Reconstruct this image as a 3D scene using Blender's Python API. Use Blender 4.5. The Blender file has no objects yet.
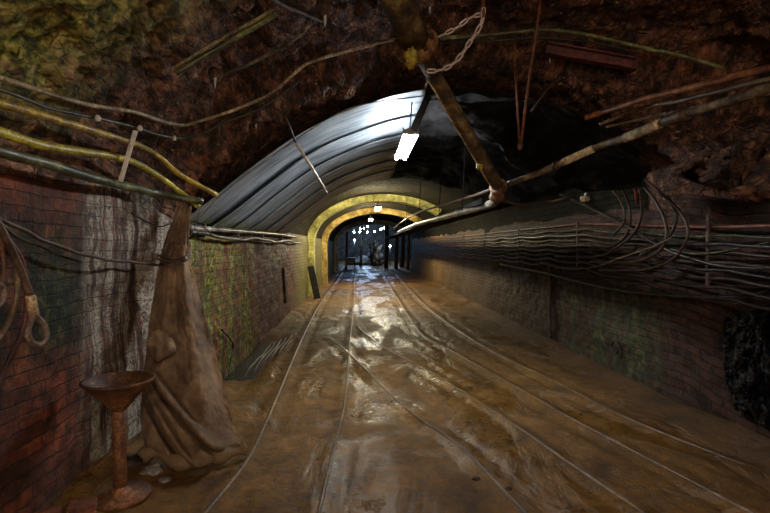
import bpy, math, random
from mathutils import Vector, Matrix, Euler, noise
from mathutils.bvhtree import BVHTree
random.seed(7)
PI = math.pi
sc = bpy.context.scene
COL = sc.collection
V = Vector

# ------------------------------------------------------------------ camera
FPX = 500.0
cam_d = bpy.data.cameras.new('camera'); cam = bpy.data.objects.new('camera', cam_d); COL.objects.link(cam)
cam_d.sensor_width = 36; cam_d.lens = 36*FPX/770; cam_d.clip_end = 200; cam_d.clip_start = .05
cam.location = (0, 0, 1.6)
cam.rotation_euler = (math.radians(90-1.09), 0, math.radians(-2.63))
sc.camera = cam
RM = cam.rotation_euler.to_matrix(); CP = V((0, 0, 1.6))
def ray(px, py):
    return (RM @ V(((px-385)/FPX, (256.5-py)/FPX, -1))).normalized()
def at(px, py, d):
    r = ray(px, py); return CP + r*(d/r.y)
def ats(L, dd=None):
    return [at(p[0], p[1], p[2] if len(p) > 2 else dd) for p in L]
def floor_at(px, py, z=0.0):
    r = ray(px, py); return CP + r*((z-1.6)/r.z)

# ------------------------------------------------------------------ mesh helpers
class MB:
    def __init__(s): s.v = []; s.f = []; s.uv = None
    def add(s, vs, fs):
        b = len(s.v); s.v += [V(p) for p in vs]; s.f += [tuple(i+b for i in f) for f in fs]; return s
    def box(s, c, size, rot=None):
        x, y, z = [q/2 for q in size]; R = Euler(rot).to_matrix() if rot else Matrix.Identity(3)
        vs = [V(c)+R@V((a*x, b*y, d*z)) for a in (-1, 1) for b in (-1, 1) for d in (-1, 1)]
        return s.add(vs, [(0,1,3,2),(4,6,7,5),(0,4,5,1),(2,3,7,6),(0,2,6,4),(1,5,7,3)])
    def tube(s, pts, r, n=8, cap=True, close=False):
        pts = [V(p) for p in pts]; m = len(pts)
        rs = r if isinstance(r, (list, tuple)) else [r]*m
        up = None; rings = []
        for i in range(m):
            if close: t = pts[(i+1) % m]-pts[i-1]
            else: t = pts[min(i+1, m-1)]-pts[max(i-1, 0)]
            if t.length < 1e-9: t = V((0,0,1))
            t.normalize()
            if up is None:
                up = t.orthogonal().normalized()
            up = (up - t*up.dot(t))
            if up.length < 1e-6: up = t.orthogonal()
            up.normalize(); w = t.cross(up)
            rings.append([pts[i]+(up*math.cos(2*PI*k/n)+w*math.sin(2*PI*k/n))*rs[i] for k in range(n)])
        vs = [p for q in rings for p in q]; fs = []
        for i in range(m if close else m-1):
            j = (i+1) % m
            for k in range(n):
                fs.append((i*n+k, i*n+(k+1) % n, j*n+(k+1) % n, j*n+k))
        if cap and not close:
            fs.append(tuple(range(n))[::-1]); fs.append(tuple((m-1)*n+k for k in range(n)))
        return s.add(vs, fs)
    def lathe(s, prof, c, n=40, M=None, jit=0):
        c = V(c); vs = []; fs = []; m = len(prof)
        for i, (r, z) in enumerate(prof):
            for k in range(n):
                a = 2*PI*k/n; p = V((r*math.cos(a), r*math.sin(a), z))
                if jit: p += noise.noise_vector(p*14)*jit
                if M: p = M@p
                vs.append(c+p)
        for i in range(m-1):
            for k in range(n):
                fs.append((i*n+k, i*n+(k+1) % n, (i+1)*n+(k+1) % n, (i+1)*n+k))
        fs.append(tuple(range(n))[::-1]); fs.append(tuple((m-1)*n+k for k in range(n)))
        return s.add(vs, fs)
    def grid(s, fn, nu, nv):
        vs = [fn(i/(nu-1), j/(nv-1)) for j in range(nv) for i in range(nu)]
        return s.add(vs, [(j*nu+i, j*nu+i+1, (j+1)*nu+i+1, (j+1)*nu+i) for j in range(nv-1) for i in range(nu-1)])
    def blob(s, c, r, sc3=(1,1,1), amp=.3, fr=2.0, nu=20, nv=12, seed=0):
        c = V(c)
        vs = []; fs = []
        for j in range(nv+1):
            th = PI*j/nv
            for i in range(nu):
                ph = 2*PI*i/nu
                d = V((math.sin(th)*math.cos(ph), math.sin(th)*math.sin(ph), math.cos(th)))
                k = 1+amp*noise.fractal(d*fr+V((seed, seed*2, 0)), 1, 2, 4)
                vs.append(c+V((d.x*sc3[0], d.y*sc3[1], d.z*sc3[2]))*r*k)
        for j in range(nv):
            for i in range(nu):
                fs.append((j*nu+i, j*nu+(i+1) % nu, (j+1)*nu+(i+1) % nu, (j+1)*nu+i))
        return s.add(vs, fs)
    def build(s, name, mat, parent=None, smooth=True, bevel=0, solid=0, keep=False):
        me = bpy.data.meshes.new(name)
        xs = [p.x for p in s.v]; ys = [p.y for p in s.v]; zs = [p.z for p in s.v]
        o = bpy.data.objects.new(name, me)
        if parent is not None: org = V(parent.get('_o', (0,0,0)))
        elif keep: org = V((0,0,0))
        else: org = V(((min(xs)+max(xs))/2, (min(ys)+max(ys))/2, min(zs)))
        me.from_pydata([tuple(p-org) for p in s.v], [], s.f); me.update()
        import bmesh
        bm = bmesh.new(); bm.from_mesh(me); bmesh.ops.remove_doubles(bm, verts=bm.verts, dist=1e-6)
        if not keep: bmesh.ops.recalc_face_normals(bm, faces=bm.faces)
        bm.to_mesh(me); bm.free()
        if smooth:
            for p in me.polygons: p.use_smooth = True
        me.materials.append(mat)
        COL.objects.link(o)
        if parent is not None:
            o.parent = parent
        else:
            o.location = org; ORG[o.name] = org
        if bevel:
            b = o.modifiers.new('bevel', 'BEVEL'); b.width = bevel; b.segments = 2; b.limit_method = 'ANGLE'
        if solid:
            m = o.modifiers.new('solid', 'SOLIDIFY'); m.thickness = solid; m.offset = 0
        return o
ORG = {}
def sub(o, mb, name, mat, **k):          # part of an already built thing
    org = ORG[o.name]
    m2 = MB(); m2.v = [p-org for p in mb.v]; m2.f = mb.f
    c = m2.build(name, mat, parent=o, **k)
    ORG[c.name] = org
    return c
def tag(o, label, cat, group=None, kind=None):
    o['label'] = label; o['category'] = cat
    if group: o['group'] = group
    if kind: o['kind'] = kind
    return o
def struct(o, label=None):
    o['kind'] = 'structure'
    if label: o['label'] = label; o['category'] = 'structure'
    return o
def empty(name, loc, label, cat, group=None):
    o = bpy.data.objects.new(name, None); COL.objects.link(o); o.location = loc; ORG[o.name] = V(loc)
    o.empty_display_size = .1
    return tag(o, label, cat, group)
def smooth_path(P, k=8):
    P = [V(p) for p in P]
    if len(P) < 3: return [P[0].lerp(P[-1], i/k) for i in range(k+1)]
    out = []
    for i in range(len(P)-1):
        a = P[i-1] if i else P[0]*2-P[1]; b = P[i]; c = P[i+1]; d = P[i+2] if i+2 < len(P) else P[-1]*2-P[-2]
        for j in range(k):
            t = j/k
            out.append(.5*((2*b)+(c-a)*t+(2*a-5*b+4*c-d)*t*t+(3*b-a-3*c+d)*t**3))
    out.append(P[-1]); return out
def wob(P, amp, fr=3.0, seed=0):
    return [p+noise.noise_vector(p*fr+V((seed*7.1, seed*3.3, 0)))*amp for p in P]

# ------------------------------------------------------------------ materials
class NT:
    def __init__(s, name):
        s.m = bpy.data.materials.new(name); s.m.use_nodes = True; s.t = s.m.node_tree; s.n = s.t.nodes; s.l = s.t.links
        s.b = s.n['Principled BSDF']
        tc = s.n.new('ShaderNodeTexCoord'); s.obj = tc.outputs['Object']; s.uv = tc.outputs['UV']
        g = s.n.new('ShaderNodeNewGeometry'); s.pos = g.outputs['Position']; s.nrm = g.outputs['Normal']; s.pt = g.outputs['Pointiness']
    def _in(s, sock, v):
        if hasattr(v, 'is_linked') or isinstance(v, bpy.types.NodeSocket): s.l.new(v, sock)
        else:
            if isinstance(v, (tuple, list)) and len(v) == 3 and sock.type == 'RGBA': v = (*v, 1)
            sock.default_value = v
    def noise(s, scale, detail=6, rough=.6, vec=None, dist=0, dim='fac'):
        n = s.n.new('ShaderNodeTexNoise'); n.inputs['Scale'].default_value = scale; n.inputs['Detail'].default_value = detail
        n.inputs['Roughness'].default_value = rough; n.inputs['Distortion'].default_value = dist
        s.l.new(vec or s.pos, n.inputs['Vector']); return n.outputs['Fac' if dim == 'fac' else 'Color']
    def vor(s, scale, vec=None, feat='F1', out='Distance'):
        n = s.n.new('ShaderNodeTexVoronoi'); n.feature = feat; n.inputs['Scale'].default_value = scale
        s.l.new(vec or s.pos, n.inputs['Vector']); return n.outputs[out]
    def mapv(s, scale=(1,1,1), rot=(0,0,0), loc=(0,0,0), vec=None):
        n = s.n.new('ShaderNodeMapping'); n.inputs['Scale'].default_value = scale; n.inputs['Rotation'].default_value = rot
        n.inputs['Location'].default_value = loc; s.l.new(vec or s.pos, n.inputs['Vector']); return n.outputs[0]
    def ramp(s, fac, stops):
        n = s.n.new('ShaderNodeValToRGB'); s.l.new(fac, n.inputs[0]); e = n.color_ramp.elements
        while len(e) < len(stops): e.new(.5)
        for q, (p, c) in zip(e, stops): q.position = p; q.color = (*c, 1) if len(c) == 3 else c
        return n.outputs[0]
    def rng(s, v, a, b, c=0., d=1., smooth=True):
        n = s.n.new('ShaderNodeMapRange'); n.interpolation_type = 'SMOOTHSTEP' if smooth else 'LINEAR'
        s._in(n.inputs['Value'], v)
        for k, q in zip(('From Min','From Max','To Min','To Max'), (a,b,c,d)): n.inputs[k].default_value = q
        return n.outputs[0]
    def math(s, op, a, b=0., clamp=False):
        n = s.n.new('ShaderNodeMath'); n.operation = op; n.use_clamp = clamp; s._in(n.inputs[0], a); s._in(n.inputs[1], b); return n.outputs[0]
    def mix(s, f, a, b, mode='MIX'):
        n = s.n.new('ShaderNodeMix'); n.data_type = 'RGBA'; n.blend_type = mode
        s._in(n.inputs[0], f); s._in(n.inputs[6], a); s._in(n.inputs[7], b); return n.outputs[2]
    def xyz(s, vec=None):
        n = s.n.new('ShaderNodeSeparateXYZ'); s.l.new(vec or s.pos, n.inputs[0]); return n.outputs
    def bump(s, h, strength=.5, dist=.02, nrm=None):
        n = s.n.new('ShaderNodeBump'); n.inputs['Strength'].default_value = strength; n.inputs['Distance'].default_value = dist
        s.l.new(h, n.inputs['Height'])
        if nrm: s.l.new(nrm, n.inputs['Normal'])
        return n.outputs[0]
    def out(s, col=None, rough=None, nrm=None, metal=None, spec=None, coat=None):
        for k, v in (('Base Color', col), ('Roughness', rough), ('Normal', nrm), ('Metallic', metal), ('Specular IOR Level', spec), ('Coat Weight', coat)):
            if v is not None: s._in(s.b.inputs[k], v)
        return s.m
    def band(s, v, a, b, w=.15):        # 1 between a and b with soft edges
        return s.math('MULTIPLY', s.rng(v, a-w, a+w), s.rng(v, b-w, b+w, 1, 0))

def simple(name, cols, scale=20, rough=.6, bump=.4, dist=.004, metal=0, rscale=None, spec=None, vec=None, grit=True):
    t = NT(name); n = t.noise(scale, 6, .65, vec=t.obj)
    k = len(cols); st = [(.3+.4*i/max(1, k-1), c) for i, c in enumerate(cols)]
    n2 = t.noise(scale*4, 5, .7, vec=t.obj)
    r = t.rng(n2, .3, .7, max(0, rough-.15), min(1, rough+.15))
    g = t.ramp(t.noise(scale*2.2+25, 5, .75, vec=t.obj), [(.34, (.28,.25,.23)), (.5, (.85,.82,.8)), (.66, (1.35,1.3,1.25))])
    g2 = t.ramp(t.noise(scale*.22+1.5, 4, .6), [(.38, (.35,.32,.3)), (.58, (1.1,1.1,1.1))])
    return t.out(t.mix(1, t.mix(1, t.ramp(n, st), g, 'MULTIPLY'), g2, 'MULTIPLY') if grit else t.ramp(n, st), r, t.bump(n2, bump, dist), metal, spec)

def mat_rock():
    t = NT('rough_rock')
    big = t.noise(1.3, 5, .6); mid = t.noise(7, 8, .7, dist=.6); fine = t.noise(38, 6, .75)
    strat = t.noise(5, 7, .7, vec=t.mapv((3.2, .8, 1.6), (0.3, .5, .5)))
    vr = t.vor(9, vec=t.mapv((1.6, .7, 1.2), (.2, .5, .4)), feat='DISTANCE_TO_EDGE')
    c = t.ramp(mid, [(.30, (.018, .008, .006)), (.44, (.085, .046, .034)), (.53, (.21, .115, .075)), (.62, (.38, .22, .13)), (.72, (.65, .5, .34))])
    dk = t.ramp(strat, [(.38, (.18, .15, .13)), (.50, (1.05, .95, .85)), (.64, (2.3, 2.05, 1.8))])
    c = t.mix(1, c, dk, 'MULTIPLY')
    x, y, z = t.xyz()
    # right and rear of the vault: shade painted in as darker brown
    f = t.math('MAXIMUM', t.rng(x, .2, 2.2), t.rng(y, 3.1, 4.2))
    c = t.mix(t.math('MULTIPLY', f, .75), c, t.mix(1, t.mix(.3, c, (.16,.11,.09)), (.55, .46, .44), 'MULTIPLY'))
    # orange-red fresh rock patches
    o = t.math('MULTIPLY', t.rng(t.noise(3.1, 4, .6), .53, .62), t.rng(mid, .42, .6))
    c = t.mix(t.math('MULTIPLY', o, .55), c, t.mix(1, (.48, .16, .06), t.ramp(fine, [(.35,(.3,.3,.3)),(.65,(1.3,1.3,1.3))]), 'MULTIPLY'))
    # moss and lime at the left haunch
    ms = t.math('MULTIPLY', t.rng(x, .2, -.7), t.rng(y, 3.6, 2.5))
    ms = t.math('MULTIPLY', ms, t.rng(z, 2.1, 2.5))
    ms = t.math('MULTIPLY', ms, t.rng(t.noise(4.2, 7, .7), .36, .54))
    gcol = t.ramp(t.noise(13, 6, .7), [(.38, (.03, .06, .015)), (.46, (.16, .19, .03)), (.54, (.55, .5, .08)), (.66, (.9, .8, .4))])
    c = t.mix(t.math('MULTIPLY', ms, .88), c, gcol)
    sp = t.math('MULTIPLY', t.rng(t.noise(24, 3, .5), .63, .72), t.rng(big, .42, .6))
    c = t.mix(t.math('MULTIPLY', sp, .6), c, (.7, .55, .36))
    h = t.math('ADD', t.math('MULTIPLY', mid, 1.0), t.math('MULTIPLY', fine, .35))
    h = t.math('ADD', h, t.math('MULTIPLY', t.rng(vr, 0, .12), .35))
    h = t.math('ADD', h, t.math('MULTIPLY', strat, .9))
    r = t.rng(fine, .3, .7, .5, .85)
    return t.out(c, r, t.bump(h, 1.0, .05), 0, .3)

def brick_layers(t, w=.235, hgt=.082, c1=(.30,.07,.035), c2=(.13,.035,.025), mortar=(.05,.035,.03), ms=.009):
    # flat coordinates: along the tunnel and up the wall
    vec = t.uv
    j = t.noise(2.5, 4, .6, dim='col')
    n = t.n.new('ShaderNodeVectorMath'); n.operation = 'MULTIPLY_ADD'; t.l.new(j, n.inputs[0]); n.inputs[1].default_value = (.11, .07, 0); t.l.new(vec, n.inputs[2])
    b = t.n.new('ShaderNodeTexBrick'); t.l.new(n.outputs[0], b.inputs['Vector'])
    b.inputs['Scale'].default_value = 1; b.inputs['Brick Width'].default_value = w; b.inputs['Row Height'].default_value = hgt
    b.inputs['Mortar Size'].default_value = ms; b.inputs['Mortar Smooth'].default_value = .6; b.inputs['Bias'].default_value = -.1
    for k, c in zip(('Color1','Color2','Mortar'), (c1,c2,mortar)): b.inputs[k].default_value = (*c, 1)
    return b.outputs['Color'], b.outputs['Fac']

def mat_wall_left():
    t = NT('stained_brickwork'); x, y, z = t.xyz()
    c, fac = brick_layers(t, c1=(.22,.062,.03), c2=(.085,.03,.022), mortar=(.075,.036,.026), ms=.006)
    n1 = t.noise(9, 7, .7); n2 = t.noise(40, 6, .7); nb = t.noise(1.7, 5, .6)
    c = t.mix(1, c, t.ramp(n1, [(.34, (.18,.16,.16)), (.48, (.7,.66,.62)), (.66, (1.7,1.5,1.3))]), 'MULTIPLY')
    # dark wet patches
    c = t.mix(t.math('MULTIPLY', t.rng(nb, .46, .62), .75), c, (.028, .018, .014))
    # dark green slime, near zone
    st = t.noise(2.2, 6, .65, vec=t.mapv((1, 2.2, .5)))
    g = t.math('MULTIPLY', t.band(z, .95, 1.75, .25), t.rng(y, 3.75, 3.25))
    g = t.math('MULTIPLY', g, t.rng(st, .36, .50))
    c = t.mix(t.math('MULTIPLY', g, .93), c, t.ramp(n1, [(.40, (.005,.009,.006)), (.53, (.012,.026,.012)), (.60, (.05,.07,.02)), (.7, (.22,.17,.06))]))
    # white lime streaks running down
    str_ = t.noise(1.0, 7, .72, vec=t.mapv((1, 9, .55)))
    c = t.mix(t.math('MULTIPLY', t.band(y, 3.35, 4.9, .15), .65), c, t.mix(1, (.10, .062, .045), t.ramp(n1, [(.35,(.3,.3,.3)),(.65,(1.3,1.3,1.3))]), 'MULTIPLY'))
    l = t.math('MULTIPLY', t.band(y, 3.45, 4.75, .12), t.rng(str_, .44, .53))
    l = t.math('MULTIPLY', l, t.rng(t.noise(5, 7, .8), .40, .52, .15, 1))
    l = t.math('MULTIPLY', l, t.rng(n2, .36, .5, .35, 1))
    c = t.mix(t.math('MULTIPLY', l, .85), c, t.ramp(n2, [(.32, (.16,.135,.10)), (.6, (.55,.5,.4))]))
    dk = t.math('MULTIPLY', t.band(y, 3.3, 4.7, .15), t.rng(str_, .43, .36))
    c = t.mix(t.math('MULTIPLY', dk, .8), c, (.022, .012, .01))
    # yellow-green algae beyond the cloth
    st2 = t.noise(1.0, 6, .7, vec=t.mapv((1, 4.5, .5), loc=(0, 3.1, 0)))
    a = t.math('MULTIPLY', t.band(y, 4.8, 8.0, .35), t.rng(st2, .38, .58))
    ac = t.ramp(t.noise(14, 6, .7), [(.36, (.012,.018,.008)), (.47, (.06,.075,.014)), (.57, (.24,.24,.03)), (.70, (.5,.46,.13))])
    c = t.mix(t.math('MULTIPLY', a, .92), c, ac)
    # mauve-brown bricks further in
    p = t.rng(y, 7.9, 8.6)
    c2 = t.mix(1, t.mix(.5, c, (.17,.11,.11)), t.ramp(n1, [(.32, (.4,.4,.4)), (.65, (1.25,1.2,1.15))]), 'MULTIPLY')
    c = t.mix(p, c, c2)
    # green-yellow again at the rings
    q = t.math('MULTIPLY', t.rng(y, 11.8, 14.2), t.rng(st2, .34, .5))
    c = t.mix(t.math('MULTIPLY', q, .85), c, (.10, .11, .03))
    c = t.mix(t.math('MULTIPLY', t.rng(z, 1.62, 1.82), t.rng(y, 3.4, 3.0, .0, .0)), c, (.05,.02,.015))
    h = t.math('SUBTRACT', t.math('ADD', t.math('MULTIPLY', n1, .8), t.math('MULTIPLY', n2, .45)), t.math('MULTIPLY', fac, .5))
    return t.out(c, t.rng(n2, .3, .7, .45, .85), t.bump(h, 1.0, .026), 0, .3)

def mat_wall_right():
    t = NT('shade_tinted_brickwork'); x, y, z = t.xyz()
    c, fac = brick_layers(t, c1=(.065,.033,.025), c2=(.03,.019,.016), mortar=(.03,.022,.02))  # brick colours darkened to imitate the dim right side
    n1 = t.noise(8, 7, .7); n2 = t.noise(40, 6, .7)
    c = t.mix(1, c, t.ramp(n1, [(.32, (.35,.32,.32)), (.5, (.9,.85,.8)), (.7, (1.7,1.4,1.2))]), 'MULTIPLY')
    st2 = t.noise(1.0, 6, .7, vec=t.mapv((1, 3.2, .45)))
    a = t.math('MULTIPLY', t.band(y, 5.1, 7.6, .25), t.rng(st2, .40, .54))
    a = t.math('MULTIPLY', a, t.rng(z, 1.3, 1.0))
    c = t.mix(t.math('MULTIPLY', a, .8), c, t.ramp(n1, [(.35, (.012,.022,.014)), (.5, (.035,.05,.025)), (.68, (.17,.13,.05))]))
    d = t.math('MULTIPLY', t.rng(y, 8.5, 10.5), .8)
    c = t.mix(d, c, t.mix(1, t.mix(.45, c, (.085,.068,.042)), t.ramp(n1, [(.35,(.5,.5,.5)),(.65,(1.3,1.25,1.1))]), 'MULTIPLY'))
    c = t.mix(t.math('MULTIPLY', t.rng(y, 14, 22), .6), c, t.mix(1, (.26,.16,.05), t.ramp(n1, [(.35,(.3,.3,.3)),(.65,(1.3,1.3,1.3))]), 'MULTIPLY'))  # orange lamplight painted into the far brick
    e = t.math('MULTIPLY', t.rng(y, 4.6, 3.6), .6)  # near end painted darker still, like a vignette
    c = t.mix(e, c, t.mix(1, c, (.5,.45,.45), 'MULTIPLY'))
    h = t.math('SUBTRACT', t.math('ADD', n1, t.math('MULTIPLY', n2, .35)), t.math('MULTIPLY', fac, .8))
    return t.out(c, t.rng(n2, .3, .7, .5, .9), t.bump(h, .9, .022), 0, .22)

def mat_vault():
    t = NT('dark_brick_vault'); x, y, z = t.xyz()
    c, fac = brick_layers(t, c1=(.026,.024,.016), c2=(.014,.013,.010), mortar=(.008,.007,.006))  # near-black brick tone over the whole vault
    n1 = t.noise(7, 6, .7); n2 = t.noise(40, 5, .7)
    c = t.mix(1, c, t.ramp(n1, [(.3, (.4,.4,.4)), (.7, (1.3,1.2,1))]), 'MULTIPLY')
    h = t.math('SUBTRACT', t.math('ADD', n1, t.math('MULTIPLY', n2, .3)), t.math('MULTIPLY', fac, .8))
    return t.out(c, .8, t.bump(h, .8, .02), 0, .06)

def mat_ring(name, cols):
    t = NT(name); c, fac = brick_layers(t, c1=cols[1], c2=cols[0], mortar=cols[0])
    n1 = t.noise(2.2, 8, .78); n2 = t.noise(26, 5, .7)
    c = t.mix(.9, c, t.ramp(n1, [(.40, cols[0]), (.5, cols[1]), (.62, cols[2])]))
    h = t.math('SUBTRACT', t.math('ADD', n1, n2), t.math('MULTIPLY', fac, .6))
    return t.out(c, .6, t.bump(h, .8, .02))

def mat_floor():
    t = NT('wet_mud'); x, y, z = t.xyz()
    n0 = t.noise(.55, 5, .6); n1 = t.noise(2.4, 7, .68, dist=.4); n2 = t.noise(16, 7, .7); n3 = t.noise(70, 5, .7)
    c = t.ramp(n1, [(.32, (.055,.024,.004)), (.46, (.15,.07,.011)), (.58, (.21,.10,.018)), (.72, (.33,.18,.06))])
    c = t.mix(1, c, t.ramp(n2, [(.35, (.5,.46,.42)), (.5, (.85,.85,.85)), (.66, (1.2,1.15,1.1))]), 'MULTIPLY')
    # greyer silt between the tracks further in
    gz = t.math('MULTIPLY', t.rng(y, 5.5, 10.5), t.rng(y, 24, 19))
    c = t.mix(t.math('MULTIPLY', gz, .8), c, t.mix(1, c, (.62,.74,1.2), 'MULTIPLY'))
    # pinkish clay deposits
    cl = t.rng(t.noise(1.5, 6, .7, dist=.5), .575, .625)
    cl = t.math('MULTIPLY', cl, t.rng(x, -1.3, -.2))
    c = t.mix(t.math('MULTIPLY', cl, .6), c, (.26, .165, .10))
    # darker margin by the right wall
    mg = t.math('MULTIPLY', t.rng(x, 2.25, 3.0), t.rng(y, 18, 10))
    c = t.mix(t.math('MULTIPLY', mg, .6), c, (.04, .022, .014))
    # wetness: shallow water films
    w = t.noise(.9, 5, .55, vec=t.mapv((1.5, .6, 1)), dist=.6)
    cen = t.math('MULTIPLY', t.rng(x, -.5, .0), t.rng(x, 1.9, 1.0))
    wet = t.rng(t.math('ADD', w, t.math('MULTIPLY', cen, .10)), .53, .63)
    wet = t.math('MULTIPLY', wet, t.rng(cl, 0, 1, 1, .25))
    r = t.math('SUBTRACT', t.rng(n2, .3, .7, .58, .8), t.math('MULTIPLY', wet, .38))
    hm = t.math('ADD', t.math('MULTIPLY', n2, .6), t.math('MULTIPLY', n3, .25))
    hm = t.math('ADD', hm, t.math('MULTIPLY', n1, .8))
    hm = t.math('ADD', hm, t.math('MULTIPLY', cl, .25))
    k = t.math('SUBTRACT', 1.0, t.math('MULTIPLY', wet, .62))
    h = t.math('MULTIPLY', hm, k)
    c = t.mix(t.math('MULTIPLY', wet, .35), c, t.mix(1, c, (.62,.6,.58), 'MULTIPLY'))
    return t.out(c, r, t.bump(h, .9, .035), 0, .33)

def mat_sheet():
    t = NT('galvanised_sheet'); x, y, z = t.xyz()
    n1 = t.noise(2.5, 6, .65, vec=t.mapv((.6, 3.0, .6))); n2 = t.noise(30, 5, .7, vec=t.mapv((.3, 4, .3)))
    c = t.ramp(n1, [(.34, (.14,.17,.2)), (.5, (.33,.385,.44)), (.66, (.54,.6,.66))])
    c = t.mix(1, c, t.ramp(n2, [(.3,(.7,.7,.7)),(.7,(1.15,1.15,1.15))]), 'MULTIPLY')
    m = t.math('MULTIPLY', t.rng(z, 1.98, 1.84), t.rng(t.noise(12,5,.7), .4,.55))
    c = t.mix(m, c, (.17,.19,.03))
    return t.out(c, t.rng(n2, .3, .7, .30, .5), t.bump(n2, .4, .006), .5, .5)

M = {}
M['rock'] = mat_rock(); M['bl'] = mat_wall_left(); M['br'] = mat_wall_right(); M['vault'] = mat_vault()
M['ringy'] = mat_ring('yellow_algae_brick', [(.10,.10,.03), (.32,.30,.08), (.75,.68,.24)])
M['ringo'] = mat_ring('ochre_brick', [(.12,.08,.02), (.36,.24,.05), (.75,.55,.17)])
M['ringb'] = mat_ring('pale_brick', [(.12,.13,.12), (.28,.3,.29), (.5,.52,.5)])
M['floor'] = mat_floor(); M['sheet'] = mat_sheet()
M['olive'] = simple('olive_cable', [(.08,.06,.03), (.26,.22,.10), (.5,.44,.22)], 18, .5)
M['pale'] = simple('limed_cable', [(.22,.17,.08), (.5,.4,.23), (.75,.63,.42)], 16, .55)
M['yellow'] = simple('yellow_hose', [(.16,.11,.02), (.52,.36,.04), (.8,.62,.09)], 9, .45)
M['yellow2'] = simple('lime_yellow_hose', [(.26,.21,.02), (.66,.58,.04), (.85,.8,.12)], 9, .45)
M['green'] = simple('green_pipe', [(.03,.036,.014), (.13,.15,.05), (.36,.36,.15)], 8, .45)
M['darkg'] = simple('dark_green_cable', [(.012,.016,.008), (.04,.05,.02), (.12,.12,.05)], 12, .45)
M['brown'] = simple('brown_cable', [(.03,.015,.01), (.09,.05,.03), (.2,.13,.08)], 16, .5)
M['tan'] = simple('tan_cable', [(.06,.035,.02), (.17,.11,.055), (.3,.22,.12)], 16, .5)
M['greyc'] = simple('grey_cable', [(.04,.035,.03), (.11,.10,.08), (.2,.18,.15)], 16, .5)
M['black'] = simple('black_rubber', [(.008,.008,.008), (.02,.018,.016), (.05,.045,.04)], 16, .4)
M['orange'] = simple('rust_orange_pipe', [(.07,.022,.01), (.26,.09,.03), (.42,.19,.08)], 12, .55)
M['rust'] = simple('rusty_iron', [(.045,.018,.008), (.17,.065,.022), (.34,.15,.045)], 14, .65, .6, .006)
M['rustd'] = simple('dark_rusty_iron', [(.02,.01,.008), (.06,.03,.02), (.14,.07,.04)], 18, .6, .6, .006)
M['steel'] = simple('scuffed_steel', [(.10,.09,.08), (.26,.25,.23), (.5,.49,.46)], 10, .4, .4, .004, .5)
M['chain'] = simple('galvanised_chain', [(.5,.4,.38), (.72,.62,.6), (.85,.78,.76)], 60, .35, .2, .001, .3, grit=False)
M['bigp'] = simple('mossy_iron_pipe', [(.03,.018,.01), (.10,.062,.03), (.24,.17,.07), (.55,.48,.18)], 7, .6, .9, .012)
M['flange'] = simple('rust_flange', [(.07,.03,.015), (.28,.13,.045), (.6,.36,.10)], 16, .65, .9, .012)
M['lime'] = simple('yellow_lime_crust', [(.45,.33,.04), (.8,.62,.07), (.9,.8,.25)], 16, .6, .8, .01)
M['scale'] = simple('lime_scaled_pipe', [(.03,.02,.012), (.16,.11,.05), (.45,.36,.20)], 11, .6, .9, .012)
M['palepipe'] = simple('scaling_pipe_coat', [(.28,.18,.07), (.75,.6,.34), (.85,.76,.52)], 14, .6, .8, .008)
M['wood'] = simple('wet_timber', [(.02,.012,.008), (.07,.04,.022), (.16,.10,.055)], 8, .6, .8, .008)
M['redbeam'] = simple('red_painted_beam', [(.04,.012,.01), (.13,.03,.025), (.24,.08,.06)], 10, .55, .6, .006)
M['rail'] = simple('muddy_rail', [(.06,.034,.012), (.15,.085,.03), (.26,.17,.085)], 11, .42, .7, .006)
M['tarp'] = simple('black_sheeting', [(.005,.0055,.006), (.013,.013,.014), (.03,.03,.032)], 3, .8, .7, .02, spec=.03)
M['cap'] = simple('white_insulator', [(.35,.3,.25), (.6,.55,.48), (.7,.66,.6)], 30, .4, .3, grit=False)
M['drip'] = simple('lime_drip', [(.4,.34,.28), (.66,.6,.54)], 40, .3, .3, grit=False)
M['lump'] = simple('crusted_bolt', [(.03,.015,.01), (.12,.06,.035), (.26,.16,.09)], 18, .6, .9, .01)
M['fix'] = simple('lamp_housing', [(.25,.25,.25), (.45,.45,.45)], 10, .5, .2)
M['fixd'] = simple('black_lamp_bracket', [(.01,.01,.01), (.03,.03,.03)], 10, .5, .3)
M['redb'] = simple('red_brick', [(.09,.03,.02), (.24,.075,.035), (.34,.14,.07)], 9, .75, .8, .01)
M['ferrule'] = simple('tan_ferrule', [(.2,.12,.06), (.42,.3,.17), (.52,.42,.27)], 14, .5)
M['eye'] = simple('worn_eyelet', [(.14,.08,.055), (.32,.22,.17), (.45,.35,.28)], 14, .5)
M['heap'] = simple('pale_spoil', [(.10,.09,.08), (.28,.26,.25), (.42,.4,.38)], 3, .7, .9, .03)
M['machine'] = simple('dull_machine', [(.03,.035,.04), (.10,.11,.12), (.2,.2,.2)], 3, .5, .3)
M['bpl'] = simple('crumpled_plastic', [(.004,.004,.005), (.01,.01,.013), (.04,.03,.025)], 6, .4, .5, .01, spec=.12)
M['redtape'] = simple('red_sleeve', [(.10,.012,.01), (.22,.03,.02)], 10, .5)

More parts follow.
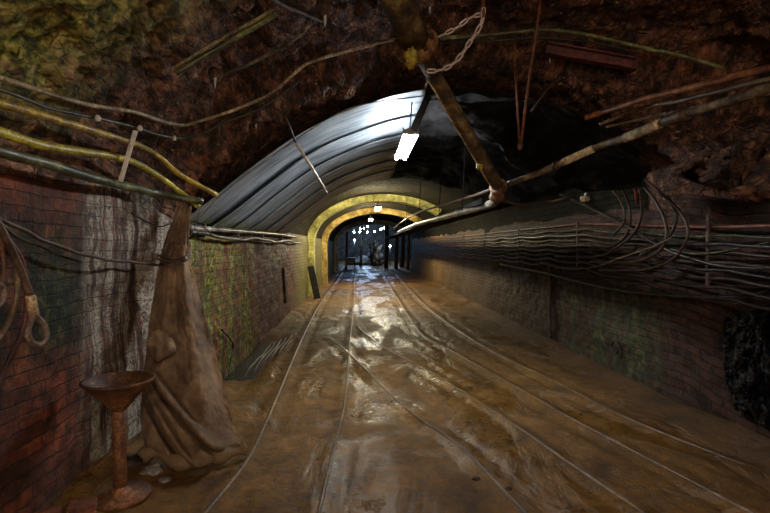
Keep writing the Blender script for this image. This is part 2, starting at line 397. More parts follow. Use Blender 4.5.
def mat_cloth():
    t = NT('muddy_hessian'); x, y, z = t.xyz()
    n1 = t.noise(3.2, 6, .65); n2 = t.noise(14, 6, .7); w = t.noise(160, 2, .5)
    c = t.ramp(n1, [(.36, (.085,.054,.034)), (.5, (.19,.122,.073)), (.64, (.33,.215,.125))])
    c = t.mix(t.math('MULTIPLY', t.rng(n2, .5, .68), .5), c, (.17,.075,.035))
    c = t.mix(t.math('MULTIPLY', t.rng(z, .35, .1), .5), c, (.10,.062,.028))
    h = t.math('ADD', t.math('MULTIPLY', n2, .7), t.math('MULTIPLY', w, .12))
    return t.out(c, .8, t.bump(h, .5, .01), 0, .25)
M['cloth'] = mat_cloth()
M['w_brown'] = simple('grimy_brown_cable', [(0.0087,0.0039,0.0023), (0.0289,0.0129,0.0066), (0.0751,0.0365,0.0182)], 14, .5)
M['w_tan'] = simple('grimy_tan_cable', [(0.0115,0.0056,0.0026), (0.0434,0.0215,0.0092), (0.0982,0.0515,0.0231)], 14, .5)
M['w_grey'] = simple('grimy_grey_cable', [(0.0087,0.0056,0.0036), (0.0260,0.0172,0.0109), (0.0635,0.0429,0.0264)], 14, .45)
M['w_green'] = simple('grimy_green_cable', [(.015,.022,.008), (.06,.085,.03), (.16,.19,.07)], 14, .5)
M['w_red'] = simple('grimy_red_conduit', [(.04,.014,.01), (.16,.05,.035), (.3,.13,.09)], 14, .5)
def emis(name, col, s):
    m = bpy.data.materials.new(name); m.use_nodes = True; b = m.node_tree.nodes['Principled BSDF']
    b.inputs['Base Color'].default_value = (.8,.8,.8,1); b.inputs['Emission Color'].default_value = (*col, 1); b.inputs['Emission Strength'].default_value = s
    return m
def water_mat():
    t = NT('drain_water'); n = t.noise(18, 4, .6)
    return t.out((.012,.014,.02), .06, t.bump(n, .5, .02), 0, .9)
M['water'] = water_mat()

# ------------------------------------------------------------------ tunnel shell
def lerp(a, b, t): return a+(b-a)*t
def resample(P, n):
    P = [V((p[0], 0, p[1])) for p in P]; P = smooth_path(P, 10)
    L = [0]
    for a, b in zip(P, P[1:]): L.append(L[-1]+(b-a).length)
    out = []; k = 0
    for i in range(n):
        s = L[-1]*i/(n-1)
        while k < len(L)-2 and L[k+1] < s: k += 1
        f = (s-L[k])/max(1e-9, L[k+1]-L[k]); q = P[k].lerp(P[k+1], f); out.append((q.x, q.z))
    return out
# vault profiles from the left springing to the right springing
NEARV = [(-1.86,1.98), (-1.78,2.28), (-1.5,2.62), (-1.05,2.95), (-.45,3.23), (.3,3.42), (1.0,3.5), (1.8,3.5), (2.6,3.38), (3.15,3.12), (3.38,2.8), (3.2,2.55), (2.95,2.4), (2.86,2.2), (2.95,2.04), (3.35,1.98), (3.25,1.86)]
LINV = [(-1.70,1.83), (-1.42,2.03), (-1.12,2.27), (-.62,2.64), (-.12,2.88), (.56,3.08), (1.25,3.1), (1.95,2.93), (2.6,2.58), (3.0,2.2), (3.12,1.98)]
FARV = [(-1.72,1.84)] + [(.72-2.42*math.cos(PI*k/14), 1.84+1.42*math.sin(PI*k/14)) for k in range(1, 14)] + [(3.12,1.9)]
NT_ = 200
pn = resample(NEARV, NT_); pl = resample([(x, z+.12 if 0 < i < 10 else z) for i, (x, z) in enumerate(LINV)], NT_); pf = resample(FARV, NT_)
def sst(a, b, x):
    t = max(0, min(1, (x-a)/(b-a))); return t*t*(3-2*t)
def vault_pt(i, y):
    a = sst(4.15, 4.75, y); b = sst(10.2, 11.0, y)
    x = lerp(lerp(pn[i][0], pl[i][0], a), pf[i][0], b); z = lerp(lerp(pn[i][1], pl[i][1], a), pf[i][1], b)
    return V((x, y, z))
def lw_x(y): return lerp(-1.86, -1.70, sst(4.15, 4.75, y))
def rw_x(y): return lerp(3.25, 3.12, sst(4.15, 4.75, y))
def vdisp(p, y):
    near = 1-sst(4.6, 5.2, y)
    q = V((p.x*1.3+p.y*.4, p.y*.9, p.z*1.5))
    d = .09*noise.fractal(q*1.1, 1, 2, 5)
    dist, pts = noise.voronoi(V((q.x*2.6, q.y*1.7, q.z*3.2)))
    cell = noise.noise(pts[0]*3.7)
    d += .075*cell - .03*sst(.12, 0, dist[1]-dist[0])*(-1)
    d += .04*noise.fractal(q*6, .8, 2, 4)
    w = p.x*1.1+p.z*1.9+p.y*1.3+.5*noise.noise(p*1.4); s_ = (w*3.1) % 1.0
    d += .05*(s_-.5)*(.5+noise.noise(p*2+V((4,4,4))))
    return (d+.02)*near
def shell(ys, ts, fn, name, mat, flat=None):
    # fn(k, y) -> point, arc-length uv
    nv = len(ys); nt = len(ts); vs = []; uv = []
    for y in ys:
        prev = None; s = 0
        for k in ts:
            p, base = fn(k, y)
            if prev is not None: s += (base-prev).length
            prev = base; vs.append(p); uv.append((y, s))
    fs = [(j*nt+i, j*nt+i+1, (j+1)*nt+i+1, (j+1)*nt+i) for j in range(nv-1) for i in range(nt-1)]
    me = bpy.data.meshes.new(name); me.from_pydata([tuple(p) for p in vs], [], fs)
    l = me.uv_layers.new(name='UVMap')
    for lp in me.loops: l.data[lp.index].uv = uv[lp.vertex_index]
    for p in me.polygons: p.use_smooth = True
    me.materials.append(mat); o = bpy.data.objects.new(name, me); COL.objects.link(o)
    m = o.modifiers.new('solid', 'SOLIDIFY'); m.thickness = .25; m.offset = -1 if flat is None else flat; m.use_rim = True
    return struct(o)
def rangey(a, b, st):
    n = max(2, int(round((b-a)/st))+1); return [a+(b-a)*i/(n-1) for i in range(n)]
Y0 = -4.0; YE = 31.0
def f_vault(i, y):
    b = vault_pt(i, y); a = vault_pt(max(0, i-2), y); c = vault_pt(min(NT_-1, i+2), y)
    t = (c-a); n = V((-t.z, 0, t.x)); n.normalize()      # outward (up)
    e = min(1, i/14, (NT_-1-i)/10)
    d = vdisp(b, y)*e
    # ragged lip where the near vault steps down
    lipy = 4.2+.12*noise.noise(V((b.x*1.5, 0, 3)))
    d += .10*math.exp(-((y-lipy-.22)/.13)**2)*e
    return b+n*(d+.045*e), b
ceil = shell(rangey(Y0, 1.2, .08)+rangey(1.23, 5.3, .028), list(range(NT_)), f_vault, 'ceiling', M['rock'], 1)
def f_vault2(i, y):
    b = vault_pt(i, y); t = vault_pt(min(NT_-1, i+2), y)-vault_pt(max(0, i-2), y); n = V((-t.z, 0, t.x)).normalized()
    return b+n*(.02+.02*noise.noise(b*1.5)), b
# the brick vault behind the lining sheets
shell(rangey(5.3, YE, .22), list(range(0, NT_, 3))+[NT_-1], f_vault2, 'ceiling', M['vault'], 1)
def f_lw(k, y):
    z = k*1.86/60*(lerp(1.98, 1.83, sst(4.15, 4.75, y))/1.86) - (.12 if k == 0 else 0) + (.10 if k == 60 else 0)
    x = lw_x(y) - .10*(1-k/60)*(1-sst(3, 5, y))*0
    b = V((x, y, z)); d = (.035*noise.fractal(V((0, y*1.3, z*1.3)), 1, 2, 3)+(.018*noise.fractal(V((3, y*7, z*7)), .8, 2, 3) if y < 12 else 0))*min(1, (60-k)/6)
    return b+V((d-.0, 0, 0)), b
shell(rangey(Y0, 12, .06)+rangey(12.3, YE, .3), list(range(61)), f_lw, 'wall_left', M['bl'], 1)
def f_rw(k, y):
    zt = lerp(1.86, 1.98, sst(4.15, 4.75, y)); z = zt*(1-k/60) - (.12 if k == 60 else 0) + (.14 if k == 0 else 0)
    b = V((rw_x(y), y, z)); d = (.04*noise.fractal(V((9, y*1.3, z*1.3)), 1, 2, 3)+(.02*noise.fractal(V((13, y*7, z*7)), .8, 2, 3) if y < 12 else 0))*min(1, k/6)
    return b+V((d, 0, 0)), V((b.x, y, -z))
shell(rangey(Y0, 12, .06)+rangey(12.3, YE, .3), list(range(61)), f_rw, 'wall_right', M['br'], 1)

# smooth shell for ray casting
bv = []; bf = []
yy = rangey(0.0, 30, .15); nn = 80
idx = [round(q*(NT_-1)/nn) for q in range(nn+1)]
for y in yy:
    row = [V((lw_x(y), y, 0))]+[vault_pt(i, y) for i in idx]+[V((rw_x(y), y, 0))]
    bv += row
w_ = nn+3
for j in range(len(yy)-1):
    for i in range(w_-1): bf.append((j*w_+i, j*w_+i+1, (j+1)*w_+i+1, (j+1)*w_+i))
BV = BVHTree.FromPolygons([tuple(p) for p in bv], bf)
def surf(px, py, off=.1):
    r = ray(px, py); h = BV.ray_cast(CP, r)
    if h[0] is None: return at(px, py, 6)
    n = h[1]
    if n.dot(r) > 0: n = -n
    k = off/max(.25, -n.dot(r))
    return h[0]-r*k
def surfs(L, off=.1): return [surf(p[0], p[1], off if len(p) < 3 else p[2]) for p in L]

# floor
RAILS = {}
def X_at(pts, y):
    pts = sorted(pts, key=lambda p: p[1])
    if y <= pts[0][1]:
        a, b = pts[0], pts[1]
    elif y >= pts[-1][1]:
        a, b = pts[-2], pts[-1]
    else:
        for a, b in zip(pts, pts[1:]):
            if a[1] <= y <= b[1]: break
    t = (y-a[1])/(b[1]-a[1]); return a[0]+(b[0]-a[0])*t
def fpts(L):
    o = []
    for px, py in L:
        p = floor_at(px, py, .02); o.append((p.x, p.y))
    return o
R_ = {
 'a': fpts([(203,513), (240,468), (264,425), (301,340), (319,305), (332,287), (347,266)]),
 'b': fpts([(318,513), (333,450), (345,400), (350,340), (354,300), (354.5,280), (357,266)]),
 'c': fpts([(520,505), (460,445), (402,404), (349,353), (321,331)]),
 'd': fpts([(640,508), (568,460), (496,411), (430,371), (380,344), (358,326), (354.5,316)]),
 'e': fpts([(753,511), (641,453), (568,415), (526,391), (444,346), (420,332), (396,296), (383,274), (378,266)]),
 'f': fpts([(775,477), (761,470), (624,415), (556,381), (474,340), (422,302), (397,275), (389,267)]),
}
def fh(x, y):
    h = .030*noise.fractal(V((x*.9, y*.7, 0)), 1, 2, 4) + .010*noise.fractal(V((x*5, y*4, 4)), .9, 2, 4)
    if y < 12: h += .006*noise.fractal(V((x*16, y*16, 4)), .9, 2, 3)
    m = 0
    for k, P in R_.items():
        if k == 'c' and y > 8.9: continue
        if k == 'd' and y > 11: continue
        dx = abs(x-X_at(P, y)); e = math.exp(-(dx/.055)**2)
        m = max(m, e)
        h -= .016*math.exp(-((dx-.13)/.06)**2)
    h = h*(1-m)+m*.009
    h -= .05*sst(-1.2, -1.4, x)*sst(5.8, 6.3, y)*sst(9.4, 8.6, y)
    # rise of spoil at the walls
    h += (1-sst(5.8, 6.3, y)*sst(9.4, 8.6, y))*.10*sst(-1.35, -1.85, x)*(.6+.5*noise.noise(V((x*2, y*1.5, 9)))) + .07*sst(2.7, 3.2, x)
    return h
xs_ = [-2.05+i*.028 for i in range(int(5.5/.028)+1)]
ys_ = rangey(-4, 1.8, .2)+rangey(1.83, 9, .034)+rangey(9.06, 18, .09)+rangey(18.3, 64, .8)
fm = MB(); nX = len(xs_)
fm.v = [V((x, y, fh(x, y))) for y in ys_ for x in xs_]
fm.f = [(j*nX+i, j*nX+i+1, (j+1)*nX+i+1, (j+1)*nX+i) for j in range(len(ys_)-1) for i in range(nX-1)]
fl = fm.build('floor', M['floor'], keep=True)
struct(fl)

# rails
def make_rail(key, y0, y1, label, h=.016, w=.036):
    P = sorted(R_[key], key=lambda p: p[1]); P = [(P[0][0]+(P[0][0]-P[1][0])*(P[0][1]-1.5)/(P[1][1]-P[0][1]), 1.5)]+P+[(P[-1][0]+(P[-1][0]-P[-2][0])/(P[-1][1]-P[-2][1])*2, P[-1][1]+2)]
    ys = rangey(y0, y1, .12 if y1 < 14 else .2); mb = MB()
    sec = [(-w/2-.012, -.09), (-w/2-.004, h-.02), (-w/2+.006, h-.003), (0, h+.002), (w/2-.006, h-.003), (w/2+.004, h-.02), (w/2+.012, -.09)]
    vs = []
    pts = smooth_path([V((x, y, 0)) for x, y in P], 12)
    pp = [(p.x, p.y) for p in pts]
    for y in ys:
        x = X_at(pp, y); wv = .008*noise.noise(V((x, y*2, 7)))
        vs += [V((x+a, y, b+wv*.6)) for a, b in sec]
    n = len(sec)
    fs = [(j*n+i, j*n+i+1, (j+1)*n+i+1, (j+1)*n+i) for j in range(len(ys)-1) for i in range(n-1)]
    fs += [tuple(range(n)), tuple((len(ys)-1)*n+i for i in range(n))]
    mb.add(vs, fs); o = mb.build('rail', M['rail']); return tag(o, label, 'rail', 'mine railway rails sunk in the mud')
make_rail('a', 1.9, 31, 'outermost left rail, running close beside the left wall')
make_rail('b', 1.9, 31, 'second rail from the left, running nearly straight up the tunnel')
make_rail('c', 2.0, 8.7, 'diagonal turnout rail crossing the second rail from the left')
make_rail('d', 2.0, 10.2, 'curved turnout rail branching right beside the wet shiny patch')
make_rail('e', 2.0, 31, 'inner rail of the right-hand track curving toward the right corner')
make_rail('f', 2.2, 31, 'outermost right rail, nearest the foot of the right wall')

# ------------------------------------------------------------------ brick rings at the far end
def ring(y, th, dz, mat, idxn, legs=True, full=1.0):
    mb = MB(); n = 60; vs = []
    yo, yi = y, y+th
    for k in range(n+1):
        i = round(k*(NT_-1)/n); b = vault_pt(i, y); t = vault_pt(min(NT_-1, i+3), y)-vault_pt(max(0, i-3), y); nn_ = V((-t.z, 0, t.x)).normalized()
        vs.append((b+nn_*.03, b-nn_*dz))
    L = [(V((lw_x(y)-.03, y, 0)), V((lw_x(y)+dz, y, 0)))]+vs
    L = L[:-11]
    n = len(L); vv = []; uv = []; s = 0; prev = None
    for a, b in L:
        if prev is not None: s += (b-prev).length
        prev = b
        for q, u in ((a, 0), (b, dz)): vv.append(V((q.x, yo, q.z))); uv.append((u, s))
        for q, u in ((b, dz+th), (a, dz+th+dz)): vv.append(V((q.x, yi, q.z))); uv.append((u, s))
    fs = []
    for j in range(n-1):
        for q in range(4): fs.append((j*4+q, j*4+(q+1) % 4, (j+1)*4+(q+1) % 4, (j+1)*4+q))
    me = bpy.data.meshes.new('trim'); me.from_pydata([tuple(p) for p in vv], [], fs)
    l = me.uv_layers.new(name='UVMap')
    for lp in me.loops: l.data[lp.index].uv = uv[lp.vertex_index]
    me.materials.append(mat); o = bpy.data.objects.new('trim_%d' % idxn, me); COL.objects.link(o); struct(o)
ring(15.9, .45, .20, M['ringy'], 1)
ring(21.4, .45, .22, M['ringo'], 2)
ring(30.6, .5, .24, M['ringb'], 3)

# far chamber
mb = MB(); mb.box((-4.6, 47, 2), (.3, 32, 5)); struct(mb.build('wall_chamber_left', M['vault'], smooth=False, keep=True))
mb = MB(); mb.box((6.4, 47, 2), (.3, 32, 5)); struct(mb.build('wall_chamber_right', M['vault'], smooth=False, keep=True))
mb = MB(); mb.box((.9, 63, 2), (11.3, .3, 5)); struct(mb.build('wall_back', M['machine'], smooth=False, keep=True))
mb = MB(); mb.box((.9, 47, 4.6), (11.3, 32, .3)); struct(mb.build('ceiling_chamber', M['vault'], smooth=False, keep=True))
mb = MB(); mb.box((.9, 47, -.1), (11.3, 32, .16)); struct(mb.build('floor_chamber', M['floor'], smooth=False, keep=True))
mb = MB(); mb.box((-3.2, 31.2, 2.2), (3.0, .3, 4.8)); mb.box((4.7, 31.2, 2.2), (3.2, .3, 4.8)); mb.box((.7, 31.2, 4.05), (5, .3, 1.3))
struct(mb.build('wall_chamber_front', M['vault'], smooth=False, keep=True))

# ------------------------------------------------------------------ lamps
TUBE = emis('lit_tube', (.93, .97, 1), 46)
TUBEF = emis('lit_tube_far', (1, .86, .55), 150)
def lamp(x, y, z, label, tube, length=1.3, drop=.3):
    o = empty('strip_lamp', (x, y, z), label, 'lamp', 'fluorescent strip lamps along the crown')
    s = MB()
    sec = [(-.055, .02), (-.04, .055), (.04, .055), (.055, .02), (.048, .02), (.034, .045), (-.034, .045), (-.048, .02)]
    vs = []
    for yy_ in (0, length): vs += [V((x+a, y+yy_, z+b)) for a, b in sec]
    n = 8; s.add(vs, [(k, (k+1) % n, n+(k+1) % n, n+k) for k in range(n)]+[(0,1,6,7),(1,2,5,6),(2,3,4,5),(8,9,14,15),(9,10,13,14),(10,11,12,13)])
    sub(o, s, 'housing', M['fix'], smooth=False)
    for q in (-.052, .052):
        t = MB(); t.tube([V((x+q, y+.03, z-.005)), V((x+q, y+length-.03, z-.005))], .021, 12); sub(o, t, 'tube', tube)
    for yy_ in (.0, length):
        e = MB(); e.box((x, y+yy_, z+.02), (.15, .02, .05)); sub(o, e, 'end_cap', M['fix'], smooth=False)
    for yy_ in (.15, length-.15):
        b = MB(); b.tube([V((x, y+yy_, z+.05)), V((x+.03, y+yy_, z+drop))], .007, 6); sub(o, b, 'hanger', M['fixd'])
    return o
L1 = at(411, 134, 4.9); L2 = at(398, 161, 6.2)
lamp(L1.x, 4.9, L1.z, 'nearest strip lamp, brightly lit, hanging under the lining sheets', TUBE, 1.35, .42)
p = at(378.5, 207, 14); lamp(p.x, 14, p.z, 'second strip lamp, small and bright before the first yellow arch', TUBEF)
p = at(371, 218.5, 19.6); lamp(p.x, 19.6, p.z, 'small far strip lamp before the ochre inner arch', TUBEF)
# unseen lamp added behind the photographer to light the foreground
lamp(.45, -1.7, 2.75, 'unseen strip lamp added behind the photographer', emis('lit_tube_near', (1, .86, .70), 60), 1.35, .6)
def area(name, loc, size, power, col, rot):
    d = bpy.data.lights.new(name, 'AREA'); d.shape = 'RECTANGLE'; d.size, d.size_y = size; d.energy = power; d.color = col
    o = bpy.data.objects.new(name, d); COL.objects.link(o); o.location = loc; o.rotation_euler = rot; return o

# black bracket holding the nearest lamp
q = MB(); a = at(428, 97, 4.85); b = at(413, 131, 4.95)
q.box((a+b)/2, (.07, .05, (a-b).length), (0, math.atan2(a.x-b.x, a.z-b.z), 0))
o = tag(q.build('lamp_bracket', M['fixd'], bevel=.006), 'black bracket holding the nearest strip lamp below the big pipe', 'bracket')
# chamber work lamps
BL = emis('work_lamp_glow', (.35, .6, 1.0), 170)
WL = emis('work_lamp_glow_warm', (.7, .85, 1.0), 80)
far = [(367.5,226.6,52,.10),(360.5,228.7,50,.10),(363.6,228.2,54,.09),(354,232,44,.07),(367.5,232,46,.07),(360,232,57,.08),(381,229.5,48,.10),(374.5,231.5,56,.08),(354.5,240,40,.06),(390,246,42,.07),(384,228,43,.06)]
for i, (px, py, d, r) in enumerate(far):
    c = at(px, py, d); o = empty('work_lamp', c, 'bluish-white work lamp glowing in the chamber at the tunnel end', 'lamp', 'work lamps in the far chamber')
    m = MB(); m.lathe([(0, -r), (r*.6, -r*.8), (r, 0), (r*.7, r*.7), (0, r)], c, 14); sub(o, m, 'globe', BL if i in (0,1,3,8) else WL)
    m = MB(); top = 4.45
    if i in (8, 9): m.tube([V((c.x, c.y+.05, 0)), V((c.x, c.y+.05, c.z-r*.6))], .04, 8)
    else: m.tube([c+V((0, 0, r*.8)), V((c.x, c.y, top))], .02, 6)
    sub(o, m, 'pole' if i in (8, 9) else 'cord', M['fixd'])
# chamber contents
for i, (px, d, w) in enumerate([(346, 36, .16), (361, 41, .2), (386, 37, .3), (396, 36, .24), (402, 38, .3), (408, 34, .18)]):
    c = at(px, 240, d); m = MB(); m.tube(wob([V((c.x+.02*k, c.y, 4.5*k/6)) for k in range(7)], .04, 2, i), w/2*1.1, 10)
    tag(m.build('pit_prop', M['wood']), 'upright dark timber prop in the chamber at the tunnel end', 'timber prop', 'timber props in the far chamber')
m = MB(); c = floor_at(366, 252.5); c = V((at(366, 250, 46).x, 46, 0)); m.blob(c+V((0, 0, .1)), 1.5, (1.1, 1.4, .42), .35, 2.2, 28, 16)
tag(m.build('spoil_heap', M['heap']), 'pale low spoil heap lying in the far chamber', 'spoil heap')
m = MB(); c = V((at(375, 240, 43).x, 43, 0)); m.blob(c+V((0, 0, .9)), .6, (.8, .8, 1.5), .9, 2.4, 30, 22, 3)
tag(m.build('rock_pillar', M['heap']), 'pale lumpy rock pillar standing in the far chamber', 'rock')
c = V((at(350, 250, 36).x, 36, 0)); o = empty('mine_tub', c, 'small dark mine tub standing on the track far down the tunnel', 'mine tub')
m = MB(); sec = [(-.28, .3), (-.4, .85), (.4, .85), (.28, .3)]
vs = []
for y_, k in ((-.55, 1), (.55, 1)): vs += [c+V((a*k, y_, b)) for a, b in sec]
m.add(vs, [(0,1,2,3),(4,7,6,5),(0,4,5,1),(1,5,6,2),(2,6,7,3),(3,7,4,0)]); sub(o, m, 'body', M['machine'], smooth=False, bevel=.02)
for sx in (-1, 1):
    for sy in (-.32, .32):
        m = MB(); Mx = Matrix.Rotation(PI/2, 3, 'Y'); m.lathe([(0,-.03), (.14,-.03), (.14,.03), (0,.03)], c+V((sx*.3, sy, .16)), 16, Mx); sub(o, m, 'wheel', M['rustd'])

# ------------------------------------------------------------------ lining sheets (left side of the vault)
lin = resample(LINV, 120)
lin = [q for q in lin if q[0] <= .62]
def sheet(y0, y1, drop, i, mat, name, xs, label, group):
    def fn(u, v):
        k = u*(len(xs)-1); a = int(min(k, len(xs)-2)); f = k-a
        x = lerp(xs[a][0], xs[a+1][0], f); z = lerp(xs[a][1], xs[a+1][1], f)
        y = lerp(y0, y1, v)
        edge = 0
        dz = -drop*(1-v) + .007*math.sin(2*PI*y/.11) + .018*noise.noise(V((x*1.3, y*1.2, i)))
        y += .05*noise.noise(V((x*1.1, i*5, 2)))*(1-v)
        dx = .0 if u > .05 else 0
        n = V((.55*(1-u), 0, -1)).normalized()
        return V((x, y, z))+n*(-dz)*.9
    m = MB(); m.grid(fn, 60, max(14, int((y1-y0)/.0138)))
    o = m.build(name, mat, solid=.004); return tag(o, label, 'metal sheet', group)
ye = [4.75, 5.55, 6.4, 7.3, 8.3, 9.4, 10.6]
lab = ['nearest grey corrugated lining sheet, its edge bare above the left wall', 'second nearest lining sheet, streaked bright by the lamp', 'third lining sheet in from the bare edge',
       'fourth lining sheet in from the bare edge', 'fifth lining sheet, in half shade over the left wall', 'farthest dark lining sheet, next to the brick vault']
for i in range(6):
    sheet(ye[i], ye[i+1]+.16, .05 if i else .0, i, M['sheet'], 'lining_sheet', lin, lab[i], 'corrugated lining sheets over the left side')

# black sheeting over the right of the vault
linr = [q for q in resample(LINV, 120) if .58 <= q[0] <= 2.72]
def tarpf(u, v):
    k = u*(len(linr)-1); a = int(min(k, len(linr)-2)); f = k-a
    x = lerp(linr[a][0], linr[a+1][0], f); z = lerp(linr[a][1], linr[a+1][1], f)
    y = 4.72+v*6.0 - .25*max(0, math.sin(PI*u))*(1-v)
    fold = .08*noise.fractal(V((x*2.2, y*1.1, 5)), 1, 2, 4) + .07*abs(noise.noise(V((x*1.7+y*.7, y*.5, 1))))
    sag = .16*math.sin(PI*u)*(1-v)**6
    return V((x-.02*u, y, z-.04-fold-sag*.4))
m = MB(); m.grid(tarpf, 90, 110)
tp = tag(m.build('plastic_sheeting', M['tarp'], solid=.006), 'black plastic sheeting slung over the right side of the vault', 'plastic sheeting')
# hanging flap in front
def flap(u, v):
    top = [(432,98,4.62), (470,103,4.5), (520,100,4.4), (548,102,4.35), (590,122,4.25), (640,150,4.1)]
    bot = [(438,104,4.75), (478,135,4.75), (520,172,4.8), (552,182,4.8), (600,190,4.7), (650,186,4.5)]
    def ev(L):
        k = u*(len(L)-1); a = int(min(k, len(L)-2)); f = k-a
        return [lerp(L[a][q], L[a+1][q], f) for q in range(3)]
    a = ev(top); b = ev(bot)
    p = at(*[lerp(a[q], b[q], v) for q in range(3)])
    fo = .26*noise.fractal(V((u*5+v*2, v*1.2-u*2, 3)), .9, 2, 5)+.05*math.sin(u*19+v*5)*v
    return p+V((0, fo*(.25+v), 0))
m = MB(); m.grid(flap, 80, 40); sub(tp, m, 'hanging_flap', M['tarp'], solid=.004)

# edge wire of the sheets
m = MB(); m.tube(smooth_path([at(196,223,4.66), at(216,200,4.66), at(250,172,4.66), at(298,138,4.66), at(335,115,4.66), at(369,103,4.66), at(423,96,4.66)], 8), .006, 6)
tag(m.build('edge_wire', M['steel']), 'thin wire arching along the bare edge of the lining sheets', 'wire')
# strut
o = empty('lining_strut', at(327,193,5.1), 'pale straight strut pressing on the lining sheets left of the lamp', 'strut')
m = MB(); m.tube([at(295,142,4.62), at(312,168,4.75), at(327,193,4.95)], [.014,.014,.011], 8); sub(o, m, 'rod', M['cap'])
m = MB(); m.tube([at(284,112,4.45), at(296,143,4.62)], .010, 8); sub(o, m, 'tie', M['rustd'])

# pipe along the left springing
m = MB(); P = [at(188,228,4.75), at(214,229.5,5.6), at(250,232,7.2), at(285,234.5,9.8), at(305,237,12.3)]
for a in P: a.x = -1.62
P = [V((-1.61, a.y, a.z)) for a in P]
m.tube(smooth_path(P, 8), .028, 10); o = tag(m.build('wall_pipe', M['steel']), 'whitish pipe running along the top of the left wall', 'pipe')
for y in (5.2, 6.6, 8.2, 10.2):
    b = MB(); b.box((-1.645, y, 1.77), (.09, .04, .14)); sub(o, b, 'bracket', M['rustd'], smooth=False)
m = MB(); m.tube(wob([V((-1.60, y, 1.715-.02*math.sin(y*2.2))) for y in rangey(4.75, 13, .2)], .02, 1.4), .022, 8)
tag(m.build('cable', M['black']), 'black cable slung just under the whitish left wall pipe', 'cable')

# ------------------------------------------------------------------ cables and pipes on the near vault (left)
def run(pts, r, mat, label, cat='cable', name='cable', off=.1, k=8, n=8, jit=.006, group=None, world=False, rv=0):
    P = smooth_path(pts if world else surfs(pts, off), k); P = wob(P, jit, 5, len(label))
    rr = [r*(1+rv*noise.noise(p*9)) for p in P] if rv else r
    m = MB(); m.tube(P, rr, n); return tag(m.build(name, mat), label, cat, group)
G1 = 'cables clipped to the left of the near vault'
run([(-14,76),(0,78),(54,95),(101,107),(132,111),(179,125),(203,120),(257,101),(285,82),(308,64),(345,52),(387,41),(400,40)], .013, M['pale'], 'long pale cable sweeping from the left edge up to the big pipe flange', off=.10, group=G1)
run([(-14,86),(0,90),(51,108),(98,118),(122,124),(176,138),(203,133),(225,122),(262,108),(300,80)], .010, M['darkg'], 'thin dark green cable below the long pale cable', off=.11, group=G1)
run([(-14,99),(0,103),(68,123),(135,144),(159,157),(182,176),(217,195)], .022, M['yellow'], 'dull ochre hose, upper of the two yellow hoses', 'hose', 'hose', off=.14, group='yellow hoses on the left haunch', rv=.15)
run([(-14,128),(0,132),(41,145),(85,152),(118,158),(140,165),(176,189),(199,207)], .025, M['yellow2'], 'bright lime-yellow hose, lower of the two yellow hoses', 'hose', 'hose', off=.15, group='yellow hoses on the left haunch', rv=.15)
run([(-14,148),(0,152),(51,165),(101,180),(152,192),(203,202)], .030, M['green'], 'thick mossy green pipe under the yellow hoses', 'pipe', 'pipe', off=.16, rv=.08)
for px, py in ((98,118),(140,128),(174,138)):
    c = surf(px, py, .13); m = MB(); m.lathe([(0,-.02),(.014,-.018),(.018,0),(.01,.016),(0,.02)], c, 10)
    tag(m.build('insulator', M['cap']), {98:'left',140:'middle',174:'right'}[px]+' white insulator of three on the dark green cable', 'insulator', 'white cable insulators')
m = MB(); m.box((surf(128,156,.2)+V((0,0,0))), (.03, .012, .36), (0, .28, .1))
tag(m.build('hanger_strip', M['cap'], bevel=.003), 'pale flat hanger strip crossing behind the yellow hoses', 'hanger')
# roof poles
run([(176,73),(219,48),(260,24),(277,13)], .017, M['green'], 'mossy bar, lower of the pair under the top-left roof', 'bar', 'roof_bar', off=.12, rv=.15, group='bars fixed under the roof')
run([(174,68),(217,42),(256,20),(272,10)], .012, M['olive'], 'thin olive bar, upper of the pair under the roof', 'bar', 'roof_bar', off=.10, rv=.2, group='bars fixed under the roof')
run([(226,74),(262,58),(290,42),(310,24)], .013, M['scale'], 'short lime-crusted bar right of the mossy pair', 'bar', 'roof_bar', off=.10, rv=.35, group='bars fixed under the roof')
run([(266,-6),(284,4),(308,14),(325,21)], .020, M['rustd'], 'dark iron bar at the top edge by the crusted bolt', 'bar', 'roof_bar', off=.1, rv=.1, group='bars fixed under the roof')
# crusted bolts with drips
for i, (px, py, s, l) in enumerate([(215,73,1.0,'crusted roof bolt with a white drip beside the short crusted bar'), (325,8,1.15,'big crusted roof bolt at the top edge with a drip'), (324,88,.8,'small crusted bolt hanging below the long pale cable'),
                                    (256,120,.7,'crusted bolt in shadow above the lining sheet edge'), (430,4,.7,'small crusted bolt with a drip near the chain'), (550,55,.7,'crusted bolt where the orange rod passes the roof')]):
    c = surf(px, py, .07); m = MB()
    m.blob(c, .042*s, (1.2, 1, .9), .5, 2.6, 18, 12, i); o = tag(m.build('roof_bolt', M['lump']), l, 'roof bolt', 'crusted roof bolts')
    d = MB(); d.tube([c-V((0,0,.03*s)), c-V((0,0,.075*s)), c-V((0,0,.11*s))], [.012*s,.008*s,.003*s], 8); sub(o, d, 'drip', M['drip'])
# green cable right along the lip
run([(440,38),(485,35),(542,30),(583,34),(640,47),(669,53),(700,61),(724,68)], .016, M['green'], 'mossy green cable along the vault lip right of the chain', off=.12, rv=.12)
run([(440,42),(490,41),(540,38),(600,44),(640,54)], .009, M['black'], 'thin black cable just under the mossy green lip cable', off=.10)
